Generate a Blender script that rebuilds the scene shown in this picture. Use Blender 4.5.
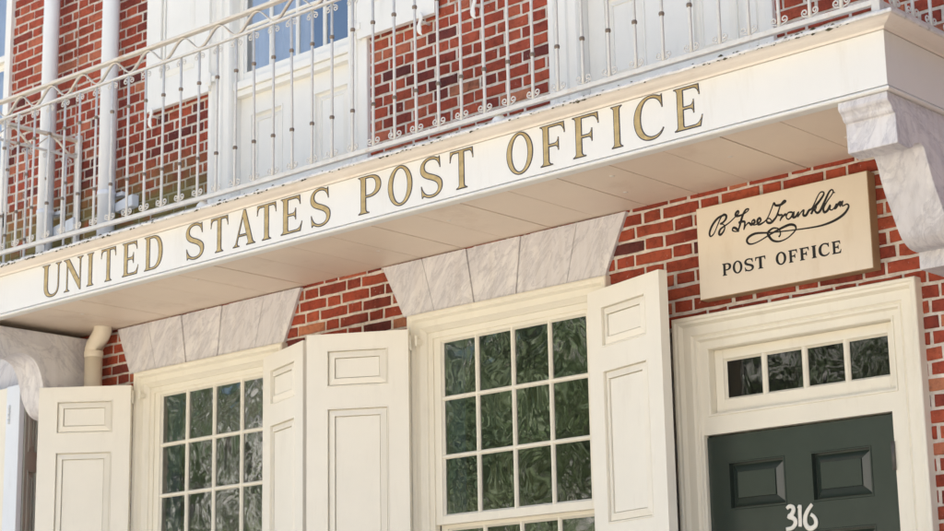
import bpy, bmesh, math, random
from mathutils import Vector, Matrix, noise
R = math.radians
random.seed(7)
for o in list(bpy.data.objects): bpy.data.objects.remove(o)
scn = bpy.context.scene
COL = scn.collection

# ------------------------------------------------------------------ camera, world, sun, exposure
cd = bpy.data.cameras.new('camera'); cam = bpy.data.objects.new('camera', cd); COL.objects.link(cam)
scn.camera = cam
YAW, PITCH, ROLL = .7305, .2301, -.0194
fw = Vector((-math.sin(YAW)*math.cos(PITCH), math.cos(YAW)*math.cos(PITCH), math.sin(PITCH)))
rt = Vector((math.cos(YAW), math.sin(YAW), 0)); up = rt.cross(fw)
rt2 = math.cos(ROLL)*rt + math.sin(ROLL)*up; up2 = -math.sin(ROLL)*rt + math.cos(ROLL)*up
cam.matrix_world = Matrix(((rt2.x, up2.x, -fw.x, 3.5128), (rt2.y, up2.y, -fw.y, -7.2663), (rt2.z, up2.z, -fw.z, 1.5962), (0,0,0,1)))
cd.sensor_width = 36; cd.lens = 1885.92/944*36; cd.dof.use_dof = True; cd.dof.focus_distance = 9.0; cd.dof.aperture_fstop = 4.0; cd.clip_start = .05; cd.clip_end = 2000

SUN_EL, SUN_AZ = 64, 14            # the sun stands behind the building: the front is in open shade
w = bpy.data.worlds.new('World'); scn.world = w; w.use_nodes = True
nt = w.node_tree; bg = nt.nodes['Background']
sky = nt.nodes.new('ShaderNodeTexSky'); sky.sky_type = 'NISHITA'; sky.sun_disc = False
sky.sun_elevation = R(SUN_EL); sky.sun_rotation = R(SUN_AZ); sky.dust_density = 2.5; sky.air_density = 1.0
nt.links.new(sky.outputs[0], bg.inputs[0]); bg.inputs[1].default_value = .10
sd = bpy.data.lights.new('sun', 'SUN'); sd.energy = 5; sd.angle = R(.5); sd.color = (1, .96, .90)
sun = bpy.data.objects.new('sun', sd); COL.objects.link(sun)
sdir = Vector((math.sin(R(SUN_AZ))*math.cos(R(SUN_EL)), math.cos(R(SUN_AZ))*math.cos(R(SUN_EL)), math.sin(R(SUN_EL))))
sun.rotation_euler = (-sdir).to_track_quat('-Z', 'Y').to_euler(); sun.location = (0, 20, 40)
vs = scn.view_settings
vs.view_transform = 'Standard'; vs.look = 'None'; vs.gamma = 1; vs.use_curve_mapping = False
vs.exposure = 1.85

# ------------------------------------------------------------------ materials
def mat(name, col, rough=.5, metal=0, var=.12, vscale=6, bump=.0, bscale=60, streak=0, spec=.4, stain=None, stain_amt=.0, sscale=3):
    """paint or stone: base colour with soft mottling, optional streaky dirt and bump"""
    m = bpy.data.materials.new(name); m.use_nodes = True; t = m.node_tree; N = t.nodes; L = t.links
    b = N['Principled BSDF']; b.inputs['Roughness'].default_value = rough; b.inputs['Metallic'].default_value = metal
    b.inputs['Specular IOR Level'].default_value = spec
    tc = N.new('ShaderNodeTexCoord')
    n1 = N.new('ShaderNodeTexNoise'); n1.inputs['Scale'].default_value = vscale; n1.inputs['Detail'].default_value = 6; n1.inputs['Roughness'].default_value = .6
    L.new(tc.outputs['Object'], n1.inputs['Vector'])
    mx = N.new('ShaderNodeMix'); mx.data_type = 'RGBA'
    mx.inputs['A'].default_value = (*[c*(1-var) for c in col], 1); mx.inputs['B'].default_value = (*[min(1, c*(1+var*.6)) for c in col], 1)
    mr = N.new('ShaderNodeMapRange'); mr.inputs[1].default_value = .3; mr.inputs[2].default_value = .7
    L.new(n1.outputs[0], mr.inputs[0]); L.new(mr.outputs[0], mx.inputs['Factor'])
    out = mx.outputs['Result']
    if stain:
        n3 = N.new('ShaderNodeTexNoise'); n3.inputs['Scale'].default_value = sscale; n3.inputs['Detail'].default_value = 8; n3.inputs['Roughness'].default_value = .7
        mp = N.new('ShaderNodeMapping'); mp.inputs['Scale'].default_value = (1, 1, 1 if not streak else streak)
        L.new(tc.outputs['Object'], mp.inputs[0]); L.new(mp.outputs[0], n3.inputs['Vector'])
        m3 = N.new('ShaderNodeMapRange'); m3.inputs[1].default_value = .56; m3.inputs[2].default_value = .75; m3.inputs[4].default_value = stain_amt
        L.new(n3.outputs[0], m3.inputs[0])
        mx2 = N.new('ShaderNodeMix'); mx2.data_type = 'RGBA'; mx2.inputs['B'].default_value = (*stain, 1)
        L.new(m3.outputs[0], mx2.inputs['Factor']); L.new(out, mx2.inputs['A']); out = mx2.outputs['Result']
    L.new(out, b.inputs['Base Color'])
    if bump:
        n2 = N.new('ShaderNodeTexNoise'); n2.inputs['Scale'].default_value = bscale; n2.inputs['Detail'].default_value = 5
        if streak:
            m2 = N.new('ShaderNodeMapping'); m2.inputs['Scale'].default_value = (3.2, 3.2, .12); L.new(tc.outputs['Object'], m2.inputs[0]); L.new(m2.outputs[0], n2.inputs['Vector']); bump *= 2.2
        else: L.new(tc.outputs['Object'], n2.inputs['Vector'])
        bp = N.new('ShaderNodeBump'); bp.inputs['Strength'].default_value = bump; bp.inputs['Distance'].default_value = .004
        L.new(n2.outputs[0], bp.inputs['Height']); L.new(bp.outputs[0], b.inputs['Normal'])
    return m

def ramp(N, stops):
    r = N.new('ShaderNodeValToRGB'); e = r.color_ramp.elements
    while len(e) < len(stops): e.new(.5)
    for el, (p, c) in zip(e, stops): el.position = p; el.color = (*c, 1)
    return r

def brick_mat():
    m = bpy.data.materials.new('handmade_brick'); m.use_nodes = True; t = m.node_tree; N = t.nodes; L = t.links
    b = N['Principled BSDF']; b.inputs['Roughness'].default_value = .85; b.inputs['Specular IOR Level'].default_value = .25
    at = N.new('ShaderNodeAttribute'); at.attribute_name = 'brick_tone'
    r = ramp(N, [(0, (.12,.034,.030)), (.10, (.21,.044,.030)), (.30, (.29,.056,.032)), (.55, (.335,.066,.036)), (.85, (.385,.088,.046)), (.94, (.43,.13,.072)), (1, (.44,.18,.10))])
    L.new(at.outputs['Fac'], r.inputs[0])
    tc = N.new('ShaderNodeTexCoord')
    n1 = N.new('ShaderNodeTexNoise'); n1.inputs['Scale'].default_value = 22; n1.inputs['Detail'].default_value = 9; n1.inputs['Roughness'].default_value = .72
    L.new(tc.outputs['Object'], n1.inputs['Vector'])
    r2 = ramp(N, [(.28, (.45,.42,.42)), (.5, (.95,.95,.95)), (.72, (1.22,1.14,1.06))])
    L.new(n1.outputs[0], r2.inputs[0])
    mu = N.new('ShaderNodeMix'); mu.data_type = 'RGBA'; mu.blend_type = 'MULTIPLY'; mu.inputs['Factor'].default_value = 1
    L.new(r.outputs[0], mu.inputs['A']); L.new(r2.outputs[0], mu.inputs['B'])
    ns = N.new('ShaderNodeTexNoise'); ns.inputs['Scale'].default_value = 1.7; ns.inputs['Detail'].default_value = 6; L.new(tc.outputs['Object'], ns.inputs['Vector'])
    rs = ramp(N, [(.33, (.62,.60,.60)), (.5, (1,1,1)), (.7, (1.06,1.05,1.04))]); L.new(ns.outputs[0], rs.inputs[0])
    ms = N.new('ShaderNodeMix'); ms.data_type = 'RGBA'; ms.blend_type = 'MULTIPLY'; ms.inputs['Factor'].default_value = 1; L.new(mu.outputs['Result'], ms.inputs['A']); L.new(rs.outputs[0], ms.inputs['B'])
    out = moss(N, L, tc, ms.outputs['Result'], (.175, .145, .05), .95)
    # lime bloom: pale specks
    n4 = N.new('ShaderNodeTexNoise'); n4.inputs['Scale'].default_value = 45; n4.inputs['Detail'].default_value = 4
    L.new(tc.outputs['Object'], n4.inputs['Vector'])
    m4 = N.new('ShaderNodeMapRange'); m4.inputs[1].default_value = .66; m4.inputs[2].default_value = .8; m4.inputs[4].default_value = .6
    L.new(n4.outputs[0], m4.inputs[0])
    mx = N.new('ShaderNodeMix'); mx.data_type = 'RGBA'; mx.inputs['B'].default_value = (.55,.42,.36,1)
    L.new(m4.outputs[0], mx.inputs['Factor']); L.new(out, mx.inputs['A'])
    L.new(mx.outputs['Result'], b.inputs['Base Color'])
    n2 = N.new('ShaderNodeTexNoise'); n2.inputs['Scale'].default_value = 70; n2.inputs['Detail'].default_value = 8; n2.inputs['Roughness'].default_value = .7
    L.new(tc.outputs['Object'], n2.inputs['Vector'])
    bp = N.new('ShaderNodeBump'); bp.inputs['Strength'].default_value = .8; bp.inputs['Distance'].default_value = .006
    L.new(n2.outputs[0], bp.inputs['Height']); L.new(bp.outputs[0], b.inputs['Normal'])
    return m

def moss(N, L, tc, col, green, amt):
    """green algae low on the upper wall round the downpipes, where the balcony floor stays wet"""
    sp = N.new('ShaderNodeSeparateXYZ'); L.new(tc.outputs['Object'], sp.inputs[0])
    a = N.new('ShaderNodeMapRange'); a.inputs[1].default_value = 5.04; a.inputs[2].default_value = 4.78; L.new(sp.outputs['Z'], a.inputs[0])
    c = N.new('ShaderNodeMapRange'); c.inputs[1].default_value = 4.1; c.inputs[2].default_value = 4.2; L.new(sp.outputs['Z'], c.inputs[0])
    x = N.new('ShaderNodeMapRange'); x.inputs[1].default_value = -4.9; x.inputs[2].default_value = -5.3; L.new(sp.outputs['X'], x.inputs[0])
    n = N.new('ShaderNodeTexNoise'); n.inputs['Scale'].default_value = 5; n.inputs['Detail'].default_value = 7; L.new(tc.outputs['Object'], n.inputs['Vector'])
    nr = N.new('ShaderNodeMapRange'); nr.inputs[1].default_value = .28; nr.inputs[2].default_value = .46; L.new(n.outputs[0], nr.inputs[0])
    cur = None
    for s in (a, c, x, nr):
        if cur is None: cur = s.outputs[0]; continue
        p = N.new('ShaderNodeMath'); p.operation = 'MULTIPLY'; L.new(cur, p.inputs[0]); L.new(s.outputs[0], p.inputs[1]); cur = p.outputs[0]
    p = N.new('ShaderNodeMath'); p.operation = 'MULTIPLY'; L.new(cur, p.inputs[0]); p.inputs[1].default_value = amt
    mx = N.new('ShaderNodeMix'); mx.data_type = 'RGBA'; mx.inputs['B'].default_value = (*green, 1)
    L.new(p.outputs[0], mx.inputs['Factor']); L.new(col, mx.inputs['A'])
    return mx.outputs['Result']

def mortar_mat():
    m = bpy.data.materials.new('lime_mortar'); m.use_nodes = True; t = m.node_tree; N = t.nodes; L = t.links
    b = N['Principled BSDF']; b.inputs['Roughness'].default_value = .95; b.inputs['Specular IOR Level'].default_value = .1
    tc = N.new('ShaderNodeTexCoord')
    n1 = N.new('ShaderNodeTexNoise'); n1.inputs['Scale'].default_value = 14; n1.inputs['Detail'].default_value = 8; n1.inputs['Roughness'].default_value = .7
    L.new(tc.outputs['Object'], n1.inputs['Vector'])
    r = ramp(N, [(.3, (.36,.31,.26)), (.47, (.59,.53,.465)), (.7, (.77,.72,.65))]); L.new(n1.outputs[0], r.inputs[0])
    L.new(moss(N, L, tc, r.outputs[0], (.20,.20,.09), .7), b.inputs['Base Color'])
    n2 = N.new('ShaderNodeTexNoise'); n2.inputs['Scale'].default_value = 120; n2.inputs['Detail'].default_value = 6
    L.new(tc.outputs['Object'], n2.inputs['Vector'])
    bp = N.new('ShaderNodeBump'); bp.inputs['Strength'].default_value = .9; bp.inputs['Distance'].default_value = .005
    L.new(n2.outputs[0], bp.inputs['Height']); L.new(bp.outputs[0], b.inputs['Normal'])
    return m

def marble_mat():
    m = bpy.data.materials.new('veined_marble'); m.use_nodes = True; t = m.node_tree; N = t.nodes; L = t.links
    b = N['Principled BSDF']; b.inputs['Roughness'].default_value = .62; b.inputs['Specular IOR Level'].default_value = .3
    tc = N.new('ShaderNodeTexCoord'); mr_ = N.new('ShaderNodeMapping'); mr_.inputs['Rotation'].default_value = (R(30), R(52), R(25)); L.new(tc.outputs['Object'], mr_.inputs[0])
    mp = N.new('ShaderNodeMapping'); mp.inputs['Scale'].default_value = (1, 1, 3.4); mp.inputs['Location'].default_value = (1.7, 3.1, .4)
    L.new(mr_.outputs[0], mp.inputs[0])
    n0 = N.new('ShaderNodeTexNoise'); n0.inputs['Scale'].default_value = 2.6; n0.inputs['Detail'].default_value = 9; n0.inputs['Distortion'].default_value = .7; n0.inputs['Roughness'].default_value = .65
    L.new(mp.outputs[0], n0.inputs['Vector'])
    r = ramp(N, [(.30, (.55,.54,.56)), (.42, (.65,.635,.645)), (.49, (.61,.595,.61)), (.55, (.70,.685,.685)), (.75, (.75,.73,.725))]); L.new(n0.outputs[0], r.inputs[0])
    n1 = N.new('ShaderNodeTexNoise'); n1.inputs['Scale'].default_value = 3.0; n1.inputs['Detail'].default_value = 10; n1.inputs['Distortion'].default_value = 1.1; n1.inputs['Roughness'].default_value = .68
    L.new(mp.outputs[0], n1.inputs['Vector'])
    r2 = ramp(N, [(.44, (1,1,1)), (.488, (.66,.66,.70)), (.515, (1,1,1))]); L.new(n1.outputs[0], r2.inputs[0])
    mu = N.new('ShaderNodeMix'); mu.data_type = 'RGBA'; mu.blend_type = 'MULTIPLY'; mu.inputs['Factor'].default_value = .55
    L.new(r.outputs[0], mu.inputs['A']); L.new(r2.outputs[0], mu.inputs['B'])
    # vertical tooling and drip stains
    mp2 = N.new('ShaderNodeMapping'); mp2.inputs['Scale'].default_value = (28, 28, 1.5); L.new(tc.outputs['Object'], mp2.inputs[0])
    n3 = N.new('ShaderNodeTexNoise'); n3.inputs['Scale'].default_value = 1; n3.inputs['Detail'].default_value = 5; L.new(mp2.outputs[0], n3.inputs['Vector'])
    r3 = ramp(N, [(.36, (.8,.76,.72)), (.55, (1,1,1))]); L.new(n3.outputs[0], r3.inputs[0])
    mu2 = N.new('ShaderNodeMix'); mu2.data_type = 'RGBA'; mu2.blend_type = 'MULTIPLY'; mu2.inputs['Factor'].default_value = .28
    L.new(mu.outputs['Result'], mu2.inputs['A']); L.new(r3.outputs[0], mu2.inputs['B'])
    L.new(mu2.outputs['Result'], b.inputs['Base Color'])
    n2 = N.new('ShaderNodeTexNoise'); n2.inputs['Scale'].default_value = 40; n2.inputs['Detail'].default_value = 8
    L.new(tc.outputs['Object'], n2.inputs['Vector'])
    bp = N.new('ShaderNodeBump'); bp.inputs['Strength'].default_value = .5; bp.inputs['Distance'].default_value = .004
    L.new(n2.outputs[0], bp.inputs['Height']); L.new(bp.outputs[0], b.inputs['Normal'])
    return m

def glass_mat(name, wave=.02, wscale=5, tint=(.55,.6,.62), f0=.16):
    m = bpy.data.materials.new(name); m.use_nodes = True; t = m.node_tree; N = t.nodes; L = t.links
    N.remove(N['Principled BSDF']); out = N['Material Output']
    tr = N.new('ShaderNodeBsdfTransparent'); tr.inputs[0].default_value = (*tint, 1)
    gl = N.new('ShaderNodeBsdfGlossy'); gl.inputs['Roughness'].default_value = .034; gl.inputs[0].default_value = (.96,.98,1,1)
    lw = N.new('ShaderNodeFresnel'); lw.inputs['IOR'].default_value = 1.52
    ad = N.new('ShaderNodeMath'); ad.operation = 'ADD'; ad.use_clamp = True; ad.inputs[1].default_value = f0
    mx = N.new('ShaderNodeMixShader')
    tc = N.new('ShaderNodeTexCoord')
    mp = N.new('ShaderNodeMapping'); mp.inputs['Scale'].default_value = (1, 1, .9); L.new(tc.outputs['Object'], mp.inputs[0])
    n = N.new('ShaderNodeTexNoise'); n.inputs['Scale'].default_value = wscale; n.inputs['Detail'].default_value = 2.2; n.inputs['Distortion'].default_value = .5
    L.new(mp.outputs[0], n.inputs['Vector'])
    bp = N.new('ShaderNodeBump'); bp.inputs['Strength'].default_value = 1; bp.inputs['Distance'].default_value = wave
    L.new(n.outputs[0], bp.inputs['Height']); L.new(bp.outputs[0], gl.inputs['Normal'])
    L.new(lw.outputs[0], ad.inputs[0]); L.new(ad.outputs[0], mx.inputs[0]); L.new(tr.outputs[0], mx.inputs[1]); L.new(gl.outputs[0], mx.inputs[2])
    L.new(mx.outputs[0], out.inputs[0])
    return m

M = dict(
    brick=brick_mat(), mortar=mortar_mat(), marble=marble_mat(),
    cream=mat('cream_paint', (.81,.76,.635), .38, var=.04, vscale=3, bump=.10, bscale=40, stain=(.52,.44,.33), stain_amt=.25, sscale=9, streak=.25),
    shutter=mat('shutter_paint', (.83,.785,.675), .36, var=.03, vscale=3, bump=.10, bscale=50, stain=(.58,.52,.43), stain_amt=.22, sscale=9, streak=.2),
    white=mat('white_paint', (.82,.80,.735), .45, var=.04, vscale=3, bump=.10, bscale=50, stain=(.55,.54,.48), stain_amt=.3, sscale=8, streak=.2),
    fascia=mat('fascia_paint', (.77,.76,.72), .42, var=.03, vscale=2, bump=.08, bscale=30, stain=(.62,.58,.50), stain_amt=.35, sscale=10, streak=.15),
    soffit=mat('soffit_paint', (.81,.685,.56), .45, var=.06, vscale=1.5, bump=.08, bscale=25, stain=(.58,.43,.31), stain_amt=.6, sscale=2.2),
    cornice=mat('cornice_paint', (.81,.75,.675), .45, var=.04, vscale=2, bump=.05, bscale=25, stain=(.6,.47,.34), stain_amt=.4, sscale=6),
    pipe=mat('pipe_paint', (.74,.77,.80), .4, var=.04, vscale=3, stain=(.5,.5,.46), stain_amt=.35, sscale=9, streak=.15),
    pipe_cream=mat('cream_pipe_paint', (.74,.66,.53), .4, var=.04, vscale=3, stain=(.5,.42,.32), stain_amt=.35, sscale=9, streak=.15),
    iron=mat('painted_iron', (.65,.63,.585), .45, var=.08, vscale=25, bump=.25, bscale=160, stain=(.46,.30,.17), stain_amt=.55, sscale=26),
    rail=mat('painted_iron_rail', (.66,.61,.53), .45, var=.08, vscale=20, bump=.2, bscale=120, stain=(.52,.26,.08), stain_amt=.9, sscale=7),
    rust=mat('rusty_iron', (.24,.19,.15), .75, var=.3, vscale=60, bump=.5, bscale=200),
    lead=mat('grey_lead_lip', (.72,.69,.64), .6, var=.2, vscale=30, bump=.5, bscale=60, stain=(.20,.17,.12), stain_amt=.8, sscale=20),
    gold=mat('gold_leaf', (.52,.385,.175), .42, metal=.2, var=.3, vscale=25, bump=.3, bscale=140),
    navy=mat('dark_letter_outline', (.045,.045,.065), .5, var=.2, vscale=30),
    tan=mat('tan_sign_paint', (.72,.635,.515), .45, var=.03, vscale=4, bump=.06, bscale=40, stain=(.5,.36,.22), stain_amt=.25, sscale=9, streak=.3),
    tan_edge=mat('brown_sign_edge', (.40,.27,.15), .5, var=.1, vscale=12),
    black=mat('black_sign_paint', (.012,.011,.011), .45, var=.2, vscale=20),
    green=mat('dark_green_door_paint', (.030,.042,.034), .22, spec=.65, var=.10, vscale=5, bump=.10, bscale=50),
    numeral=mat('white_numeral', (.80,.77,.68), .4, var=.06, vscale=40, stain=(.5,.2,.06), stain_amt=.4, sscale=60),
    steel=mat('dull_hinge_iron', (.12,.11,.10), .5, metal=.4, var=.2, vscale=40),
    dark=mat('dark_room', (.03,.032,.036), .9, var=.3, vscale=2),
    blind=mat('blue_grey_curtain', (.16,.22,.32), .8, var=.2, vscale=4),
    paleblind=mat('pale_curtain', (.62,.64,.68), .8, var=.1, vscale=8),
    blue=mat('blue_panel_paint', (.20,.36,.50), .5, var=.12, vscale=6),
    shadegrey=mat('shaded_leaf_grey', (.50,.52,.46), .5, var=.06, vscale=5),  # darker grey stands in for shade on the folded leaf
    moss=mat('moss_and_grime', (.085,.072,.035), .95, var=.5, vscale=20, bump=.6, bscale=100),
    street=mat('asphalt', (.09,.088,.085), .9, var=.2, vscale=4, bump=.3, bscale=90),
    paving=mat('brick_paving', (.49,.435,.355), .9, var=.15, vscale=3, bump=.3, bscale=30),
    bark=mat('tree_bark', (.055,.042,.032), .95, var=.4, vscale=9, bump=.8, bscale=20),
    roof=mat('roof_tar', (.05,.05,.055), .9, var=.2, vscale=2),
    stone=mat('pale_limestone', (.64,.61,.56), .9, var=.1, vscale=.6),
    plaster=mat('rear_brick_plain', (.25,.09,.06), .9, var=.2, vscale=3),
    glass=glass_mat('old_window_glass', .0042, 4.4, f0=.16), glass_up=glass_mat('upper_window_glass', .003, 3, f0=.21, tint=(.9,.93,.95)), glass_tr=glass_mat('transom_glass', .0024, 6, f0=.025),
)

# ------------------------------------------------------------------ mesh helpers
class MB:
    def __init__(s): s.v = []; s.f = []; s.mi = []; s.sm = []; s.cur = 0
    def face(s, idx, smooth=False): s.f.append(idx); s.mi.append(s.cur); s.sm.append(smooth)
    def box(s, x0, x1, y0, y1, z0, z1):
        b = len(s.v)
        s.v += [(x, y, z) for z in (z0, z1) for y in (y0, y1) for x in (x0, x1)]
        for q in ((0,2,3,1),(4,5,7,6),(0,1,5,4),(2,6,7,3),(0,4,6,2),(1,3,7,5)): s.face([b+i for i in q])
        return s
    def quad(s, *p):
        b = len(s.v); s.v += [tuple(q) for q in p]; s.face(list(range(b, b+len(p)))); return s
    def prism(s, pts, axis, a, c):
        """closed 2D outline pts extruded along axis ('x','y','z') from a to c"""
        n = len(pts); b = len(s.v)
        def P(p, t): return {'x': (t, p[0], p[1]), 'y': (p[0], t, p[1]), 'z': (p[0], p[1], t)}[axis]
        s.v += [P(p, a) for p in pts] + [P(p, c) for p in pts]
        s.face(list(range(b, b+n))[::-1]); s.face(list(range(b+n, b+2*n)))
        for i in range(n): j = (i+1) % n; s.face([b+i, b+j, b+n+j, b+n+i])
        return s
    def tube(s, path, rad, n=8, flat=None, caps=True):
        """round tube along path; flat=(axis vector, factor) squashes it; rad may be a list"""
        P = [Vector(p) for p in path]; b = len(s.v); m = len(P); prev = None
        for i, p in enumerate(P):
            t = (P[min(i+1, m-1)] - P[max(i-1, 0)])
            if t.length < 1e-9: t = Vector((0,0,1))
            t.normalize()
            if prev is None:
                a = Vector((0,1,0)) if abs(t.y) < .9 else Vector((1,0,0))
                u = (a - t*a.dot(t)).normalized()
            else:
                u = prev - t*prev.dot(t)
                u = u.normalized() if u.length > 1e-6 else prev
            prev = u; v = t.cross(u); r = rad[i] if isinstance(rad, (list, tuple)) else rad
            for k in range(n):
                a = 2*math.pi*k/n; off = (u*math.cos(a) + v*math.sin(a))*r
                if flat: ax = Vector(flat[0]); off -= ax*off.dot(ax)*(1-flat[1])
                s.v.append(tuple(p+off))
        for i in range(m-1):
            for k in range(n):
                j = (k+1) % n; s.face([b+i*n+k, b+i*n+j, b+(i+1)*n+j, b+(i+1)*n+k], True)
        if caps: s.face([b+k for k in range(n)][::-1]); s.face([b+(m-1)*n+k for k in range(n)])
        return s
    def lathe(s, prof, c=(0,0,0), n=14):
        b = len(s.v)
        for r, z in prof: s.v += [(c[0]+r*math.cos(2*math.pi*k/n), c[1]+r*math.sin(2*math.pi*k/n), c[2]+z) for k in range(n)]
        for i in range(len(prof)-1):
            for k in range(n): j = (k+1) % n; s.face([b+i*n+k, b+i*n+j, b+(i+1)*n+j, b+(i+1)*n+k], True)
        s.face([b+k for k in range(n)][::-1]); s.face([b+(len(prof)-1)*n+k for k in range(n)])
        return s
    def frame(s, x0, x1, z0, z1, prof, closed=True, fill=False):
        """moulding swept round a rectangle with mitred corners: prof = [(inset d, y)...]; open = left, top, right only"""
        rings = []
        for d, y in prof:
            b = len(s.v)
            if closed: s.v += [(x0+d, y, z0+d), (x0+d, y, z1-d), (x1-d, y, z1-d), (x1-d, y, z0+d)]
            else: s.v += [(x0+d, y, z0), (x0+d, y, z1-d), (x1-d, y, z1-d), (x1-d, y, z0)]
            rings.append(b)
        for a, c in zip(rings, rings[1:]):
            for k in range(4 if closed else 3):
                j = (k+1) % 4; s.face([a+k, a+j, c+j, c+k])
        if fill: c = rings[-1]; s.face([c, c+1, c+2, c+3])
        return s
    def xf(s, fn): s.v = [tuple(fn(Vector(p))) for p in s.v]; return s
    def mesh(s, name, mats, recalc=True):
        me = bpy.data.meshes.new(name); me.from_pydata(s.v, [], s.f); me.update()
        for m in (mats if isinstance(mats, (list, tuple)) else [mats]): me.materials.append(m)
        me.polygons.foreach_set('material_index', s.mi); me.polygons.foreach_set('use_smooth', s.sm)
        if not recalc: return me
        bm = bmesh.new(); bm.from_mesh(me); bmesh.ops.recalc_face_normals(bm, faces=bm.faces); bm.to_mesh(me); bm.free()
        return me
    def obj(s, name, mats, parent=None, bev=0, loc=None, recalc=True):
        o = bpy.data.objects.new(name, s.mesh(name, mats, recalc)); COL.objects.link(o)
        if parent: o.parent = parent
        if loc: o.location = loc
        if bev:
            b = o.modifiers.new('soft_edges', 'BEVEL'); b.width = bev; b.segments = 2; b.limit_method = 'ANGLE'; b.angle_limit = R(35)
        return o

def tag(o, label=None, cat=None, group=None, kind=None):
    if label: o['label'] = label
    if cat: o['category'] = cat
    if group: o['group'] = group
    if kind: o['kind'] = kind
    return o
def thing(name, label, cat, loc=(0,0,0), rz=0, group=None):
    o = bpy.data.objects.new(name, None); o.empty_display_size = .1; COL.objects.link(o)
    o.location = loc; o.rotation_euler = (0, 0, rz)
    return tag(o, label, cat, group)
def copy_tree(o, parent=None):
    c = o.copy(); COL.objects.link(c)
    if parent: c.parent = parent
    for ch in list(o.children): copy_tree(ch, c)
    return c
def smooth_path(p, k=4):
    """Catmull-Rom through the points"""
    p = [Vector(q) for q in p]; out = []
    for i in range(len(p)-1):
        a, b, c, d = p[max(i-1,0)], p[i], p[i+1], p[min(i+2, len(p)-1)]
        for j in range(k):
            t = j/k; out.append(.5*((2*b) + (c-a)*t + (2*a-5*b+4*c-d)*t*t + (3*b-a-3*c+d)*t**3))
    return out + [p[-1]]

# ------------------------------------------------------------------ roman letters (outlines in a unit cap height)
def outl(*cmd):
    pts = []
    for c in cmd:
        if len(c) == 2: pts.append(c)
        elif len(c) == 4:
            p = pts[-1]
            for i in range(1, 7):
                t = i/6; pts.append(((1-t)**2*p[0]+2*t*(1-t)*c[0]+t*t*c[2], (1-t)**2*p[1]+2*t*(1-t)*c[1]+t*t*c[3]))
        else:
            p = pts[-1]
            for i in range(1, 13):
                t = i/12; u = 1-t
                pts.append((u**3*p[0]+3*u*u*t*c[0]+3*u*t*t*c[2]+t**3*c[4], u**3*p[1]+3*u*u*t*c[1]+3*u*t*t*c[3]+t**3*c[5]))
    return pts
def ell(cx, cy, rx, ry, n=40): return [(cx+rx*math.cos(2*math.pi*i/n), cy+ry*math.sin(2*math.pi*i/n)) for i in range(n)]
STEM = ((.08,.88),(.08,.12),(.08,.05,0,.035))
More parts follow.
